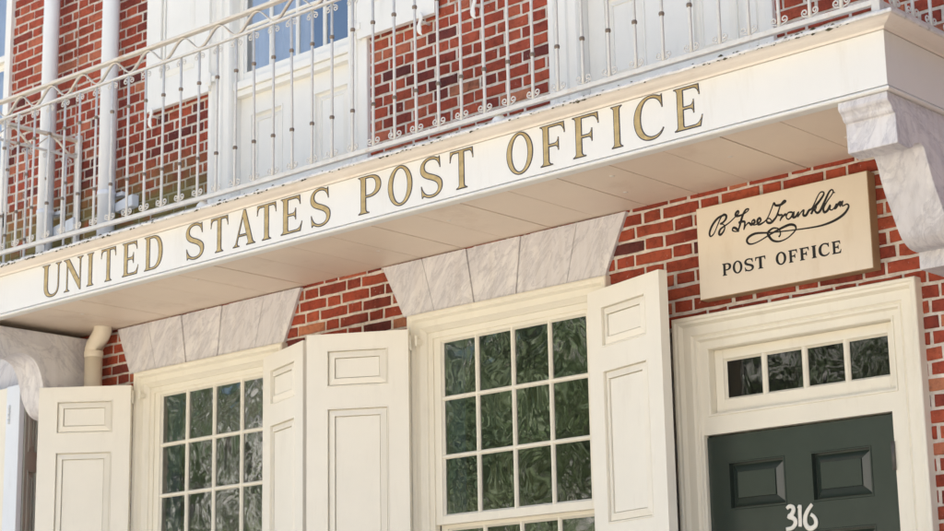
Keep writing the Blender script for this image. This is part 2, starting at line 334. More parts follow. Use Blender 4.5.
GLYPH = {
 'I': [outl((0,0),(.32,0),(.32,.035),(.25,.05,.25,.12),(.25,.88),(.25,.95,.32,.965),(.32,1),(0,1),(0,.965),(.07,.95,.07,.88),(.07,.12),(.07,.05,0,.035))],
 'T': [outl((.2,0),(.55,0),(.55,.035),(.465,.05,.465,.12),(.465,.92),(.62,.92),(.7,.91,.72,.72),(.75,.72),(.735,1),(.015,1),(0,.72),(.03,.72),(.05,.91,.13,.92),(.285,.92),(.285,.12),(.285,.05,.2,.035))],
 'E': [outl((0,0),(.7,0),(.76,.27),(.73,.27),(.68,.09,.55,.08),(.3,.08),(.26,.08,.26,.13),(.26,.465),(.42,.465),(.5,.46,.51,.35),(.54,.35),(.54,.67),(.51,.67),(.5,.56,.42,.55),(.26,.55),(.26,.92),(.52,.92),(.64,.91,.67,.74),(.7,.74),(.68,1),(0,1),(0,.965),(.08,.95,.08,.88),(.08,.12),(.08,.05,0,.035))],
 'F': [outl((0,0),(.36,0),(.36,.035),(.26,.05,.26,.12),(.26,.445),(.42,.445),(.5,.44,.51,.33),(.54,.33),(.54,.65),(.51,.65),(.5,.54,.42,.53),(.26,.53),(.26,.92),(.54,.92),(.66,.91,.69,.72),(.72,.72),(.7,1),(0,1),(0,.965),(.08,.95,.08,.88),(.08,.12),(.08,.05,0,.035))],
 'D': [outl((0,0),(.4,0),(.68,0,.83,.2,.83,.5),(.83,.8,.68,1,.4,1),(0,1),(0,.965),(.08,.95,.08,.88),(.08,.12),(.08,.05,0,.035)),
       outl((.26,.08),(.26,.92),(.38,.92),(.56,.92,.64,.75,.64,.5),(.64,.25,.56,.08,.38,.08))],
 'P': [outl((0,0),(.36,0),(.36,.035),(.26,.05,.26,.12),(.26,.41),(.36,.41),(.62,.41,.75,.54,.75,.71),(.75,.88,.62,1,.38,1),(0,1),(0,.965),(.08,.95,.08,.88),(.08,.12),(.08,.05,0,.035)),
       outl((.26,.49),(.26,.92),(.36,.92),(.5,.92,.57,.84,.57,.71),(.57,.58,.5,.49,.35,.49))],
 'O': [ell(.43,.5,.43,.53), ell(.43,.5,.25,.445)[::-1]],
 'C': [outl((.80,.68),(.77,.68),(.70,.945,.47,.945),(.30,.945,.20,.76,.20,.5),(.20,.22,.33,.065,.52,.065),(.70,.07,.79,.22),(.82,.20),(.72,-.03,.46,-.03),(.17,-.03,0,.2,0,.5),(0,.8,.2,1.03,.48,1.03),(.62,1.03,.72,.97),(.75,.96,.76,1.0),(.79,1.0))],
 'S': [outl((.66,.70),(.63,.70),(.58,.945,.36,.945),(.22,.945,.15,.88,.15,.79),(.15,.66,.3,.62,.44,.56),(.62,.48,.72,.42,.72,.26),(.72,.08,.56,-.03,.36,-.03),(.24,-.03,.14,.03),(.1,.05,.08,0),(.05,0),(.02,.32),(.05,.32),(.12,.055,.36,.055),(.5,.055,.57,.12,.57,.21),(.57,.33,.45,.38,.3,.44),(.12,.51,0,.58,0,.75),(0,.92,.15,1.03,.35,1.03),(.47,1.03,.55,.98),(.6,.96,.61,1),(.64,1))],
 'N': [outl((.04,0),(.30,0),(.30,.035),(.215,.05,.215,.12),(.215,.75),(.76,-.02),(.82,-.02),(.82,.88),(.82,.95,.92,.965),(.92,1),(.64,1),(.64,.965),(.745,.95,.745,.88),(.745,.32),(.27,1),(0,1),(0,.965),(.08,.955,.14,.87),(.14,.12),(.14,.05,.04,.035))],
 'A': [outl((0,0),(.28,0),(.28,.035),(.17,.05,.2,.13),(.245,.27),(.58,.27),(.63,.12),(.65,.05,.56,.035),(.56,0),(.95,0),(.95,.035),(.87,.05,.84,.12),(.54,1.02),(.44,1.02),(.12,.13),(.08,.05,0,.035)),
       [(.275,.345),(.415,.78),(.555,.345)]],
 'U': [outl((0,1),(0,.965),(.09,.95,.09,.88),(.09,.33),(.09,.08,.25,-.03,.46,-.03),(.68,-.03,.80,.1,.80,.34),(.80,.88),(.80,.95,.9,.965),(.9,1),(.62,1),(.62,.965),(.725,.95,.725,.88),(.725,.34),(.725,.15,.64,.06,.5,.06),(.36,.06,.28,.15,.28,.34),(.28,.88),(.28,.95,.37,.965),(.37,1))],
}
def area(p): return sum(a[0]*b[1]-b[0]*a[1] for a, b in zip(p, p[1:]+p[:1]))/2
def inset(p, d):
    """move a counter-clockwise outline inward (clockwise hole outward) by d"""
    q = [p[0]]
    for a in p[1:]:
        if (a[0]-q[-1][0])**2+(a[1]-q[-1][1])**2 > 1e-9: q.append(a)
    if (q[0][0]-q[-1][0])**2+(q[0][1]-q[-1][1])**2 < 1e-9: q.pop()
    out = []; n = len(q)
    for i in range(n):
        a, b, c = Vector(q[i-1]), Vector(q[i]), Vector(q[(i+1) % n])
        e1 = (b-a).normalized(); e2 = (c-b).normalized()
        n1 = Vector((-e1.y, e1.x)); n2 = Vector((-e2.y, e2.x)); m = n1+n2
        if m.length < 1e-6: m = n1
        m.normalize(); k = d/max(.45, m.dot(n1)); out.append(tuple(b+m*k))
    return out
def fill_outlines(polys, ext):
    cu = bpy.data.curves.new('tmp', 'CURVE'); cu.dimensions = '2D'; cu.fill_mode = 'BOTH'; cu.extrude = ext
    for p in polys:
        s = cu.splines.new('POLY'); s.points.add(len(p)-1); s.use_cyclic_u = True
        for pt, q in zip(s.points, p): pt.co = (q[0], q[1], 0, 1)
    o = bpy.data.objects.new('tmp', cu); COL.objects.link(o)
    dg = bpy.context.evaluated_depsgraph_get(); dg.update()
    me = bpy.data.meshes.new_from_object(o.evaluated_get(dg))
    vs_ = [tuple(v.co) for v in me.vertices]; fs = [list(p.vertices) for p in me.polygons]
    bpy.data.objects.remove(o); bpy.data.curves.remove(cu); bpy.data.meshes.remove(me)
    return vs_, fs
def letter(ch, x0, x1, z0, h, y, parent, mats, rim=0, name='letter', grow=0):
    """a painted roman letter filling x0..x1, standing on z0, cap height h, on a face at y looking towards -y"""
    g = GLYPH[ch]; gx0 = min(p[0] for p in g[0]); gx1 = max(p[0] for p in g[0]); sx = (x1-x0)/(gx1-gx0)
    P = [[((p[0]-gx0)*sx, p[1]*h) for p in q] for q in g]
    P = [q if (area(q) > 0) == (i == 0) else q[::-1] for i, q in enumerate(P)]
    if grow: P = [inset(q, -grow) for q in P]
    mb = MB()
    layers = [(P, .0006, .0007, 0)]
    if rim: layers.append(([inset(q, rim) for q in P], .0008, .0018, 1))
    for polys, ext, off, mi in layers:
        v, f = fill_outlines(polys, ext); b = len(mb.v); mb.cur = mi
        mb.v += [(p[0], -off-p[2], p[1]) for p in v]
        for q in f: mb.face([b+i for i in q])
    return mb.obj(name, mats, parent, loc=(x0, y, z0))

# ================================================================== ground
mb = MB(); mb.quad((-300,-300,0), (300,-300,0), (300,300,0), (-300,300,0)); tag(mb.obj('ground', M['street']), kind='structure')
mb = MB(); mb.quad((-60,-35.5,.012), (60,-35.5,.012), (60,-5.3,.012), (-60,-5.3,.012)); tag(mb.obj('bounce_paving', M['paving']), kind='structure')  # unseen pale paving laid over the asphalt, added to bounce sunlight upward
mb = MB(); mb.box(-60, 60, -5.2, 6, .0, .14); tag(mb.obj('pavement', M['paving']), kind='structure')

# ================================================================== brick walls
COURSE = .0683
def minus(a, b, holes):
    iv = [(a, b)]
    for h0, h1 in holes:
        nv = []
        for p, q in iv:
            if h1 <= p or h0 >= q: nv.append((p, q)); continue
            if h0 > p: nv.append((p, h0))
            if h1 < q: nv.append((h1, q))
        iv = nv
    return iv
def brick_front(mb, x0, x1, z0, z1, holes, seed=1, zbase=0.0):
    """Flemish bond, every brick its own slightly crooked block standing proud of the mortar"""
    rnd = random.Random(seed); tones = []
    k0 = int((z0-zbase)/COURSE); k1 = int((z1-zbase)/COURSE)
    ST, HD, J = .2133, .1003, .0170; per = ST+HD+2*J
    for k in range(k0, k1):
        za = zbase+k*COURSE+.0077; zb = zbase+(k+1)*COURSE-.0077
        iv = minus(x0, x1, [(h[0], h[1]) for h in holes if h[2] < zb and h[3] > za])
        ph = (0 if k % 2 else per/2) + rnd.uniform(-.012, .012)
        i0 = int((x0-ph)/per)-2; x = i0*per+ph
        while x < x1:
            for ln in (ST, HD):
                a, b = x+rnd.uniform(-.003, .003), x+ln+rnd.uniform(-.003, .003); x += ln+J
                if ln == HD and ph: a -= .0
                for p, q in iv:
                    aa, bb = max(a, p), min(b, q)
                    if bb-aa < .02: continue
                    one_brick(mb, aa, bb, za, zb, rnd); tones.append((rnd.random(), len(mb.f)))
    return tones
def one_brick(mb, a, b, za, zb, rnd):
    n = max(1, int((b-a)/.045)); j = lambda s: rnd.uniform(-s, s)
    dz = j(.0022); tilt = j(.0025); yf = -.003+j(.0022)
    ring = [(a+(b-a)*i/n, za+dz+tilt*(i/n-.5)+j(.0022)) for i in range(n+1)] + [(b-(b-a)*i/n, zb+dz+tilt*(.5-i/n)+j(.0022)) for i in range(n+1)]
    ring = [(x+j(.0016), z) for x, z in ring]
    cx, cz = (a+b)/2, (za+zb)/2
    c = .0045; m = len(ring); base = len(mb.v)
    for y, ins in ((.012, 0), (.001+yf*.3, .0), (yf, c)):
        for x, z in ring:
            mb.v.append((x+(ins if x < cx else -ins), y+j(.0006), z+(ins if z < cz else -ins)))
    for r in range(2):
        for i in range(m): q = (i+1) % m; mb.face([base+r*m+i, base+r*m+q, base+(r+1)*m+q, base+(r+1)*m+i])
    # front skin as a strip of quads so that it stays slightly uneven
    t = base+2*m
    for i in range(n): mb.face([t+i, t+i+1, t+m-2-i, t+m-1-i])
def mortar_sheet(mb, x0, x1, z0, z1, holes, y=.004):
    xs = sorted({x0, x1, *[v for h in holes for v in h[:2] if x0 < v < x1]}); zs = sorted({z0, z1, *[v for h in holes for v in h[2:] if z0 < v < z1]})
    for a, b in zip(xs, xs[1:]):
        for c, d in zip(zs, zs[1:]):
            cx, cz = (a+b)/2, (c+d)/2
            if any(h[0] < cx < h[1] and h[2] < cz < h[3] for h in holes): continue
            mb.quad((a,y,c), (b,y,c), (b,y,d), (a,y,d))
def reveal(mb, h, d=.3, y=.006):
    a, b, c, e = h
    mb.quad((a,y,c),(a,d,c),(a,d,e),(a,y,e)); mb.quad((b,y,c),(b,d,c),(b,d,e),(b,y,e)); mb.quad((a,y,e),(a,d,e),(b,d,e),(b,y,e)); mb.quad((a,y,c),(a,d,c),(b,d,c),(b,y,c))
def wall(label, x0, x1, bx0, bx1, holes, shell, seed, seam=None):
    root = thing('brick_building', label, 'building', (0,0,0))
    mb = MB(); mb.cur = 1; mortar_sheet(mb, x0, x1, 0, 9.6, holes)
    for h in holes: reveal(mb, h)
    if x1 > bx1+1: mb.cur = 2; mb.quad((bx1,-.001,0),(x1,-.001,0),(x1,-.001,9.6),(bx1,-.001,9.6))
    mb.cur = 0; f0 = len(mb.f)
    H = list(holes)
    if seam: H = H + [(seam-.008, seam+.008, 0, 12)]
    t1 = brick_front(mb, bx0, bx1, 1.2, 7.4, H, seed)
    o = mb.obj('front_wall', [M['brick'], M['mortar'], M['plaster']], root)
    at = o.data.attributes.new('brick_tone', 'FLOAT', 'FACE'); vals = [0.5]*len(mb.f); p = f0
    for tone, e in t1:
        for i in range(p, e): vals[i] = tone
        p = e
    at.data.foreach_set('value', vals)
    # plain body behind and above
    mb = MB(); sx0, sx1 = shell
    mb.quad((sx0,.3,0),(sx0,9,0),(sx0,9,9.6),(sx0,.3,9.6)); mb.quad((sx1,.3,0),(sx1,9,0),(sx1,9,9.6),(sx1,.3,9.6)); mb.quad((sx0,9,0),(sx1,9,0),(sx1,9,9.6),(sx0,9,9.6))
    mb.quad((sx0,.3,0),(sx0,.006,0),(sx0,.006,9.6),(sx0,.3,9.6)); mb.quad((sx1,.3,0),(sx1,.006,0),(sx1,.006,9.6),(sx1,.3,9.6))
    mb.obj('side_wall', M['plaster'], root)
    mb = MB(); mb.box(sx0-.1, sx1+.1, -.35, 9.2, 9.62, 9.85); mb.obj('roof', M['roof'], root, .01)
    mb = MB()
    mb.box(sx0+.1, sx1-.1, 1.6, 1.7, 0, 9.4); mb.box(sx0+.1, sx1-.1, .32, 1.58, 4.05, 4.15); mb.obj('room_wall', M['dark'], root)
    return root
W1, W2, DR = (-5.77, -4.47, 1.5, 3.63), (-3.40, -2.11, 1.5, 3.63), (-1.74, -.42, .6, 3.33)
U1, U2 = (-5.09, -3.79, 4.26, 7.2), (-2.36, -1.07, 4.26, 7.2)
NU, NL = (-8.75, -7.35, 4.9, 7.2), (-8.4, -7.1, 1.5, 3.63)
wall('red brick post office front in Flemish bond with cream trim', -6.549, 16.0, -6.549, 1.6, [W1, W2, DR, U1, U2], (-6.549, 16.0), 3)  # unseen length to the right added to block sunlit ground beyond the balcony end
wall('neighbouring red brick house front left of the vertical seam beside the downpipe', -14, -6.555, -9.2, -6.562, [NU, NL], (-14, -6.555), 5)

# ================================================================== marble lintels
def lintel(label, top, bot, z0, z1, joints):
    root = thing('marble_lintel', label, 'lintel', ((top[0]+top[1])/2, 0, z0), group='splayed marble lintels over the ground floor windows'); cx = (top[0]+top[1])/2
    T = [top[0]] + [j[0] for j in joints] + [top[1]]; B = [bot[0]] + [j[1] for j in joints] + [bot[1]]
    for i in range(len(T)-1):
        g = .0013
        a, b, c, d = T[i]+g*(i > 0), T[i+1]-g*(i < len(T)-2), B[i+1]-g*(i < len(T)-2), B[i]+g*(i > 0)
        deep = -.022 if (b-a) > .1 else -.014
        mb = MB(); mb.prism([(d-cx, 0), (c-cx, 0), (b-cx, z1-z0), (a-cx, z1-z0)], 'y', deep, .05); mb.obj('voussoir', M['marble'], root, .002)
    return root
J1 = [(-5.707,-5.62), (-5.386,-5.336), (-5.331,-5.284), (-5.003,-5.044), (-4.935,-4.987), (-4.623,-4.702)]
lintel('splayed grey marble lintel over the farther window beside the lower downpipe', (-6.011,-4.309), (-5.876,-4.452), 3.672, 3.975, J1)
sh = -2.7965+5.16
lintel('splayed grey marble lintel over the nearer window between the two brick patches', (-3.645,-1.948), (-3.484,-2.094), 3.672, 3.975, [(a+sh, b+sh) for a, b in J1])

# ================================================================== panels, sashes, windows
def panel_field(mb, x0, x1, z0, z1, y, door=False):
    """a raised and fielded panel sunk into a leaf whose face is at y"""
    if door: pr = [(0,y),(.003,y-.004),(.008,y-.004),(.0095,y+.029),(.016,y+.029),(.0165,y+.022),(.052,y+.003),(.0535,y-.006)]
    else: pr = [(0,y),(.002,y-.004),(.007,y-.004),(.008,y+.020),(.0125,y+.020),(.0130,y+.010),(.042,y+.000),(.0455,y+.000),(.046,y+.019),(.050,y+.019),(.0505,y+.008)]
    mb.frame(x0, x1, z0, z1, pr, True, True)
def leaf_mesh(mb, w, z0, z1, panels, th, yf):
    """a panelled leaf: one skin on each face with the panel openings left free"""
    mortar_sheet(mb, 0, w, z0, z1, panels, yf); mortar_sheet(mb, 0, w, z0, z1, panels, yf+th)
    for a, c in ((0, 0), (w, w)): mb.quad((a,yf,z0),(a,yf+th,z0),(a,yf+th,z1),(a,yf,z1))
    for z in (z0, z1): mb.quad((0,yf,z),(w,yf,z),(w,yf+th,z),(0,yf+th,z))
def sash(parent, name, x0, x1, z0, z1, y, cols, rows, m, glass, st=.04, top=.04, bot=.045, mun=.024, th=.036):
    f = MB(); gx0, gx1, gz0, gz1 = x0+st, x1-st, z0+bot, z1-top
    f.box(x0, gx0, y, y+th, z0, z1); f.box(gx1, x1, y, y+th, z0, z1)
    f.box(gx0+.0004, gx1-.0004, y+.0005, y+th-.0005, z0, gz0); f.box(gx0+.0004, gx1-.0004, y+.0005, y+th-.0005, gz1, z1)
    xs = [gx0+(gx1-gx0)*i/cols for i in range(1, cols)]; zs = [gz0+(gz1-gz0)*i/rows for i in range(1, rows)]
    bar = lambda c: [(c-mun/2, y+.022), (c-mun/2, y+.014), (c-mun*.2, y+.004), (c+mun*.2, y+.004), (c+mun/2, y+.014), (c+mun/2, y+.022)]
    for x in xs: f.prism(bar(x), 'z', gz0-.001, gz1+.001)
    for z in zs: f.prism([(q[1]+.0012, q[0]) for q in bar(z)], 'x', gx0-.001, gx1+.001)
    # putty bevel round the opening
    f.frame(gx0, gx1, gz0, gz1, [(0, y+.006), (.010, y+.02)], True)
    so = f.obj(name, m, parent, .0015)
    g = MB(); rnd = random.Random(int(abs(x0*1000)+abs(z0*77)))
    X = [gx0]+xs+[gx1]; Z = [gz0]+zs+[gz1]
    for a, b in zip(X, X[1:]):
        for c, d in zip(Z, Z[1:]):
            t1, t2 = rnd.uniform(-.0007, .0007), rnd.uniform(-.0007, .0007)     # every old pane sits a little askew
            g.quad((a, y+.02-t1-t2, c), (b, y+.02+t1-t2, c), (b, y+.02+t1+t2, d), (a, y+.02-t1+t2, d))
    g.obj('pane', glass, so, recalc=False)
    return so
CAS = [(0,.004),(0,-.044),(.004,-.050),(.012,-.052),(.020,-.046),(.030,-.046),(.038,-.034),(.042,-.026),(.076,-.026),(.080,-.020),(.088,-.012),(.094,-.004),(.100,.0),(.104,.012),(.135,.012),(.135,.05)]
def low_window(label, cx):
    root = thing('sash_window', label, 'window', (cx, 0, 1.5), group='twelve pane sash windows on the ground floor')
    zb = -1.5
    mb = MB(); mb.frame(-.683, .683, 1.5+zb, 3.667+zb, CAS, False); mb.obj('casing', M['cream'], root)
    x0, x1 = -.548, .548
    sash(root, 'upper_sash', x0, x1, 2.532+zb, 3.552+zb, .02, 4, 3, M['cream'], M['glass'], st=.048, top=.04, bot=.044)
    sash(root, 'lower_sash', x0, x1, 1.56+zb, 2.548+zb, .058, 4, 3, M['cream'], M['glass'], st=.048, top=.036, bot=.07)
    mb = MB(); mb.box(-.72, .72, -.10, .02, 1.45+zb, 1.512+zb); mb.obj('sill', M['marble'], root, .004)
    # a dark curtain drawn to the left side behind the glass
    mb = MB(); n = 14
    for i in range(n):
        a = -.54+.13*i/n; b = -.54+.13*(i+1)/n; ya, yb = .12+.02*math.sin(i*2.2), .12+.02*math.sin((i+1)*2.2)
        mb.quad((a,ya,.05),(b,yb,.05),(b,yb,2.1),(a,ya,2.1))
    mb.obj('curtain', M['blind'], root)
    for s in (-1, 1):
        for z in (3.56+zb, 2.1+zb):
            p = MB(); p.tube([(s*.600,-.062,z-.070),(s*.600,-.062,z-.012)], .008, 8); p.box(s*.600-.008, s*.600+.008, -.066, -.02, z-.062, z-.034); p.obj('pintle', M['cream'], root, .002)
    return root
low_window('farther cream sash window with twelve panes between open shutters beside the lower downpipe', -5.121)
low_window('nearer cream sash window with twelve panes, left of the green door', -2.754)

UCAS = [(0,.004),(0,-.030),(.006,-.034),(.036,-.034),(.042,-.026),(.048,-.014),(.090,-.014),(.096,-.024),(.112,-.024),(.118,-.010),(.150,-.006),(.156,-.014),(.172,-.014),(.178,-.004),(.181,.004),(.181,.12)]
def up_window(label, x0, x1, pans, glass, dark='paleblind'):
    root = thing('upper_window', label, 'window', ((x0+x1)/2, 0, 4.25), group='tall upper windows over panelled aprons'); cx = (x0+x1)/2; zb = -4.25; a, b = x0-cx, x1-cx
    mb = MB(); mb.frame(a, b, 4.245+zb, 7.3+zb, UCAS, False); mb.obj('casing', M['white'], root)
    ia, ib = a+.182, b-.182
    sash(root, 'sash', ia, ib, 5.375+zb, 6.38+zb, .062, 4, 3, M['white'], glass, st=.040, bot=.066)
    mb = MB(); mb.box(ia, ib, .012, .10, 5.325+zb, 5.374+zb); mb.box(ia, ib, .030, .10, 5.285+zb, 5.3245+zb); mb.obj('sill', M['white'], root, .004)
    ap = MB(); P = [(p[0]-cx, p[1]-cx, 4.70+zb, 5.172+zb) for p in pans]
    mortar_sheet(ap, ia, ib, 4.245+zb, 5.286+zb, P, .080); ao = ap.obj('apron', M['white'], root)
    for p in P:
        f = MB(); f.frame(*p, [(0,.080),(.002,.074),(.010,.074),(.014,.094),(.020,.102),(.027,.102),(.056,.088),(.058,.094)], True, True); f.obj('raised_panel', M['white'], ao)
    cu = MB(); n = 40
    for i in range(n):
        if 22 < i < 37: continue
        p = ia+(ib-ia)*i/n; q = ia+(ib-ia)*(i+1)/n; ya, yb = .125+.016*math.sin(i*1.7), .125+.016*math.sin((i+1)*1.7)
        cu.quad((p,ya,1.1),(q,yb,1.1),(q,yb,2.9),(p,ya,2.9))
    cu.obj('curtain', M[dark], root)
    return root
up_window('white upper window over a two panel apron, above the word STATES', -5.142, -3.745, [(-4.870,-4.576), (-4.301,-4.004)], M['glass_up'])
up_window('white panelled opening on the upper floor above the word OFFICE', -2.403, -1.03, [(-2.120,-1.854), (-1.565,-1.293)], M['glass_up'])
root = thing('neighbor_window', 'white framed upper window cut off by the left edge of the picture', 'window', (-8.05, 0, 4.9))
mb = MB(); mb.frame(-.76, .74, .1, 2.35, [(0,.004),(0,-.03),(.06,-.034),(.065,-.02),(.085,-.01),(.09,.02)], True); mb.obj('casing', M['white'], root)
sash(root, 'upper_sash', -.665, .645, 1.25, 2.3, .03, 3, 2, M['white'], M['glass_up']); sash(root, 'lower_sash', -.665, .645, .2, 1.262, .068, 3, 2, M['white'], M['glass_up'])
mb = MB()
for i in range(30):
    p = -.66+1.3*i/30; q = -.66+1.3*(i+1)/30; mb.quad((p,.2+.015*math.sin(i*1.9),.2),(q,.2+.015*math.sin((i+1)*1.9),.2),(q,.2+.015*math.sin((i+1)*1.9),2.3),(p,.2+.015*math.sin(i*1.9),2.3))
mb.obj('curtain', M['paleblind'], root)

# ================================================================== shutters
def shutter(label, hx, hy, ang, sgn, w=.578, top=3.578, bot=1.53, m='shutter', group='panelled ground floor shutters standing open'):
    """leaf hinged at (hx,hy); sgn +1 opens to the right, -1 to the left; ang = swing out from the wall"""
    root = thing('window_shutter', label, 'shutter', (hx, hy, bot), -sgn*R(ang), group)
    h = top-bot; P = [(.112, w-.112, h-.292, h-.088), (.112, w-.112, h-1.145, h-.405), (.112, w-.112, .10, h-1.26)]
    mb = MB(); leaf_mesh(mb, w, 0, h, P, .050, -.025)
    mb.xf(lambda p: Vector((p.x*sgn, p.y, p.z))); o = mb.obj('leaf', M[m], root)
    for p in P:
        f = MB(); panel_field(f, *p, -.025); f.xf(lambda p: Vector((p.x*sgn, p.y, p.z))); f.obj('raised_panel', M[m], o)
        f = MB(); panel_field(f, *p, -.025); f.xf(lambda p: Vector((p.x*sgn, -p.y, p.z))); f.obj('raised_panel', M[m], o)
    for z in (h-.06, .5):
        f = MB(); f.box(-.012, .22, -.0222, -.0186, z-.022, z+.016) if False else f.tube([(-.004,0,z-.05),(-.004,0,z+.03)], .008, 8)
        f.xf(lambda p: Vector((p.x*sgn, p.y, p.z))); f.obj('hinge', M[m], root)
    return root
shutter('cream shutter swung open at the far left, beside the lower downpipe', -5.775, -.08, 38, -1)
shutter('cream shutter seen at a slant on the right side of the farther window', -4.520, -.085, 20, 1, .585)
shutter('cream shutter on the left side of the nearer window, facing us broadly', -3.388, -.08, 30, -1, .567)
shutter('cream shutter on the right side of the nearer window, next to the door casing', -2.140, -.075, 17, 1, .59)

def wall_shutter(label, x0, x1, z0, z1, inner=1, name='upper_shutter'):
    root = thing(name, label, 'shutter', (x0, -.055, z0), 0, 'white upper shutters folded back on the wall'); w = x1-x0; h = z1-z0
    P = [(.14, w-.14, .19, h*.52), (.14, w-.14, h*.52+.11, h-.14)]
    mb = MB(); leaf_mesh(mb, w, 0, h, P, .036, 0); o = mb.obj('leaf', M['white'], root, .0025)
    for p in P: f = MB(); panel_field(f, *p, 0); f.obj('raised_panel', M['white'], o)
    xh = w if inner > 0 else 0
    for z in (.075, h-.3): f = MB(); f.box(xh-.03*(inner > 0), xh+.03*(inner < 0)+.06*(inner > 0)*0+.0, -.006, -.0005, z-.02, z+.02); f.tube([(xh+inner*.012,.0,z-.045),(xh+inner*.012,.0,z+.04)], .012, 8); f.box(min(xh,xh+inner*.05), max(xh,xh+inner*.05), .004, .016, z-.018, z+.018); f.obj('hinge', M['white'], root, .002)
    return root
wall_shutter('white upper shutter on the left of the window above STATES, next to a downpipe', -5.735, -5.112, 5.345, 7.2)
wall_shutter('white upper shutter on the right of the window above STATES, over bare brick', -3.803, -3.19, 5.345, 7.2, -1)
def holdback(label, x, z):
    root = thing('shutter_holdback', label, 'holdback', (x, -.002, z), 0, 'iron shutter holdbacks')
    mb = MB(); mb.tube([(0,0,0),(0,-.075,0)], .008, 8)
    mb.tube(smooth_path([(0,-.078,.05),(.006,-.078,.02),(0,-.078,0),(-.01,-.078,-.03),(-.004,-.078,-.065),(.012,-.078,-.085)], 3), [.010,.012,.013,.014,.015,.014,.013,.013,.014,.016,.018,.017,.012,.008,.005,.003][:16], 8, flat=((0,1,0),.5))
    mb.obj('scroll', M['white'], root)
    return root
holdback('white iron holdback under the left upper shutter', -5.645, 5.30); holdback('white iron holdback under the right upper shutter', -3.275, 5.31); holdback('white iron holdback alone on brick, right of the upper shutters', -2.875, 5.30)

# neighbour: folded pair of leaves in front of its window, and its lintel
root = thing('folding_shutter', 'white and grey folding shutter of the neighbouring house at the left edge', 'shutter', (-6.775, -.20, 1.55), 0)
mb = MB(); mb.box(-.85, -.155, -.004, .034, 0, 2.145); mb.obj('cream_leaf', M['cream'], root, .003)
f = MB(); f.frame(-.75, -.25, 1.2, 2.03, [(0,-.004),(.004,-.012),(.016,-.012),(.03,.0),(.06,-.006)], True, True); f.obj('raised_panel', M['cream'], root)
mb = MB(); mb.box(-.148, 0, -.012, .028, 0, 2.15); lf = mb.obj('white_leaf', M['pipe'], root, .003)
for z in (1.9, 1.0):
    f = MB()
    for k in range(4): f.tube([(-.108,-.017,z+k*.032),(-.108,-.017,z+k*.032+.028)], .009, 8)
    f.obj('hinge', M['pipe'], lf)
d = Vector((-.10, .185)); L_ = d.length
mb = MB(); leaf_mesh(mb, L_, 0, 2.12, [(.045, L_-.045, 1.72, 1.98), (.045, L_-.045, .9, 1.6)], .034, -.017)
ang = math.atan2(d.y, d.x)
mb2 = MB(); panel_field(mb2, .045, L_-.045, 1.72, 1.98, -.017); panel_field(mb2, .045, L_-.045, .9, 1.6, -.017)
for q in (mb, mb2): q.xf(lambda p: Vector((-.018+p.x*math.cos(ang)-p.y*math.sin(ang), .035+p.x*math.sin(ang)+p.y*math.cos(ang), p.z)))
go = mb.obj('grey_leaf', M['shadegrey'], root, .002); mb2.obj('raised_panel', M['shadegrey'], go)
lintel('grey marble lintel of the neighbouring house beyond the left bracket', (-8.6,-6.95), (-8.5,-7.02), 3.70, 3.975, [(-7.9,-7.85), (-7.4,-7.45)])

# ================================================================== balcony
BX0, BX1, YF = -6.53, 0.0, -.8591
ZB = 3.945
balc = thing('balcony', 'long cream balcony box lettered UNITED STATES POST OFFICE over the windows', 'balcony', (BX0, 0, ZB))
def rel(mb): return mb.xf(lambda p: Vector((p.x-BX0, p.y, p.z-ZB)))
mb = MB(); mb.box(BX0, BX1, YF, YF+.04, 3.9690, 4.1975); mb.box(BX0+.012, BX1-.012, YF+.012, YF+.03, 3.95, 4.22); fas = rel(mb).obj('fascia_board', M['fascia'], balc)
mb = MB(); mb.box(BX1-.04, BX1, YF+.0405, -.001, 3.9690, 4.1975); mb.box(BX1-.03, BX1-.0125, YF+.0405, -.001, 3.95, 4.22); rel(mb).obj('side_fascia', M['fascia'], balc)
mb = MB(); mb.box(BX0, BX0+.04, YF+.0405, -.001, 3.9690, 4.1975); mb.box(BX0+.0125, BX0+.03, YF+.0405, -.001, 3.95, 4.22); rel(mb).obj('side_fascia', M['fascia'], balc)
def ring(profile, mat_, name, smooth=True):
    """profile [(out, z)] swept round the three free sides of the balcony"""
    m = MB(); rs = []
    for out, z in profile:
        b = len(m.v); rs.append(b)
        m.v += [(BX0-out, 0, z), (BX0-out, YF-out, z), (BX1+out, YF-out, z), (BX1+out, 0, z)]
    for a, c in zip(rs, rs[1:]):
        for k in range(3): m.face([a+k, a+k+1, c+k+1, c+k])
    return rel(m).obj(name, mat_, balc)
ring([(-.05,3.9455),(.004,3.945),(.010,3.949),(.011,3.956),(.007,3.961),(.002,3.9635),(-.015,3.964)], M['fascia'], 'bead')
ring([(-.015,4.2005),(.003,4.2005),(.006,4.204),(.010,4.209),(.020,4.2115),(.034,4.2135),(.050,4.218),(.064,4.224),(.072,4.226),(.080,4.2265),(.081,4.2275)], M['cornice'], 'cornice')
m_ = MB(); rnd = random.Random(4); n = 150
path = [(BX0-.088, 0)] + [(BX0-.088, YF-.088)] + [(BX0-.088+(BX1-BX0+.176)*i/n, YF-.088) for i in range(1, n)] + [(BX1+.088, YF-.088)] + [(BX1+.088, YF-.088+(.94)*i/20) for i in range(1, 21)]
rows = []
for i, (x, y) in enumerate(path):
    j = rnd.uniform(-.003, .003); b = len(m_.v); rows.append(b)
    inx = 1 if x < BX0 else (-1 if x > BX1 else 0); iny = 1 if y < YF else 0
    for d, z in ((.012, 4.2275), (0, 4.2285+j), (-.001+j*.6, 4.238+j), (.006, 4.2475+j*.6), (.05, 4.251)): m_.v.append((x+inx*d, y+iny*d, z))
for a, b in zip(rows, rows[1:]):
    for k in range(4): m_.face([a+k, a+k+1, b+k+1, b+k])
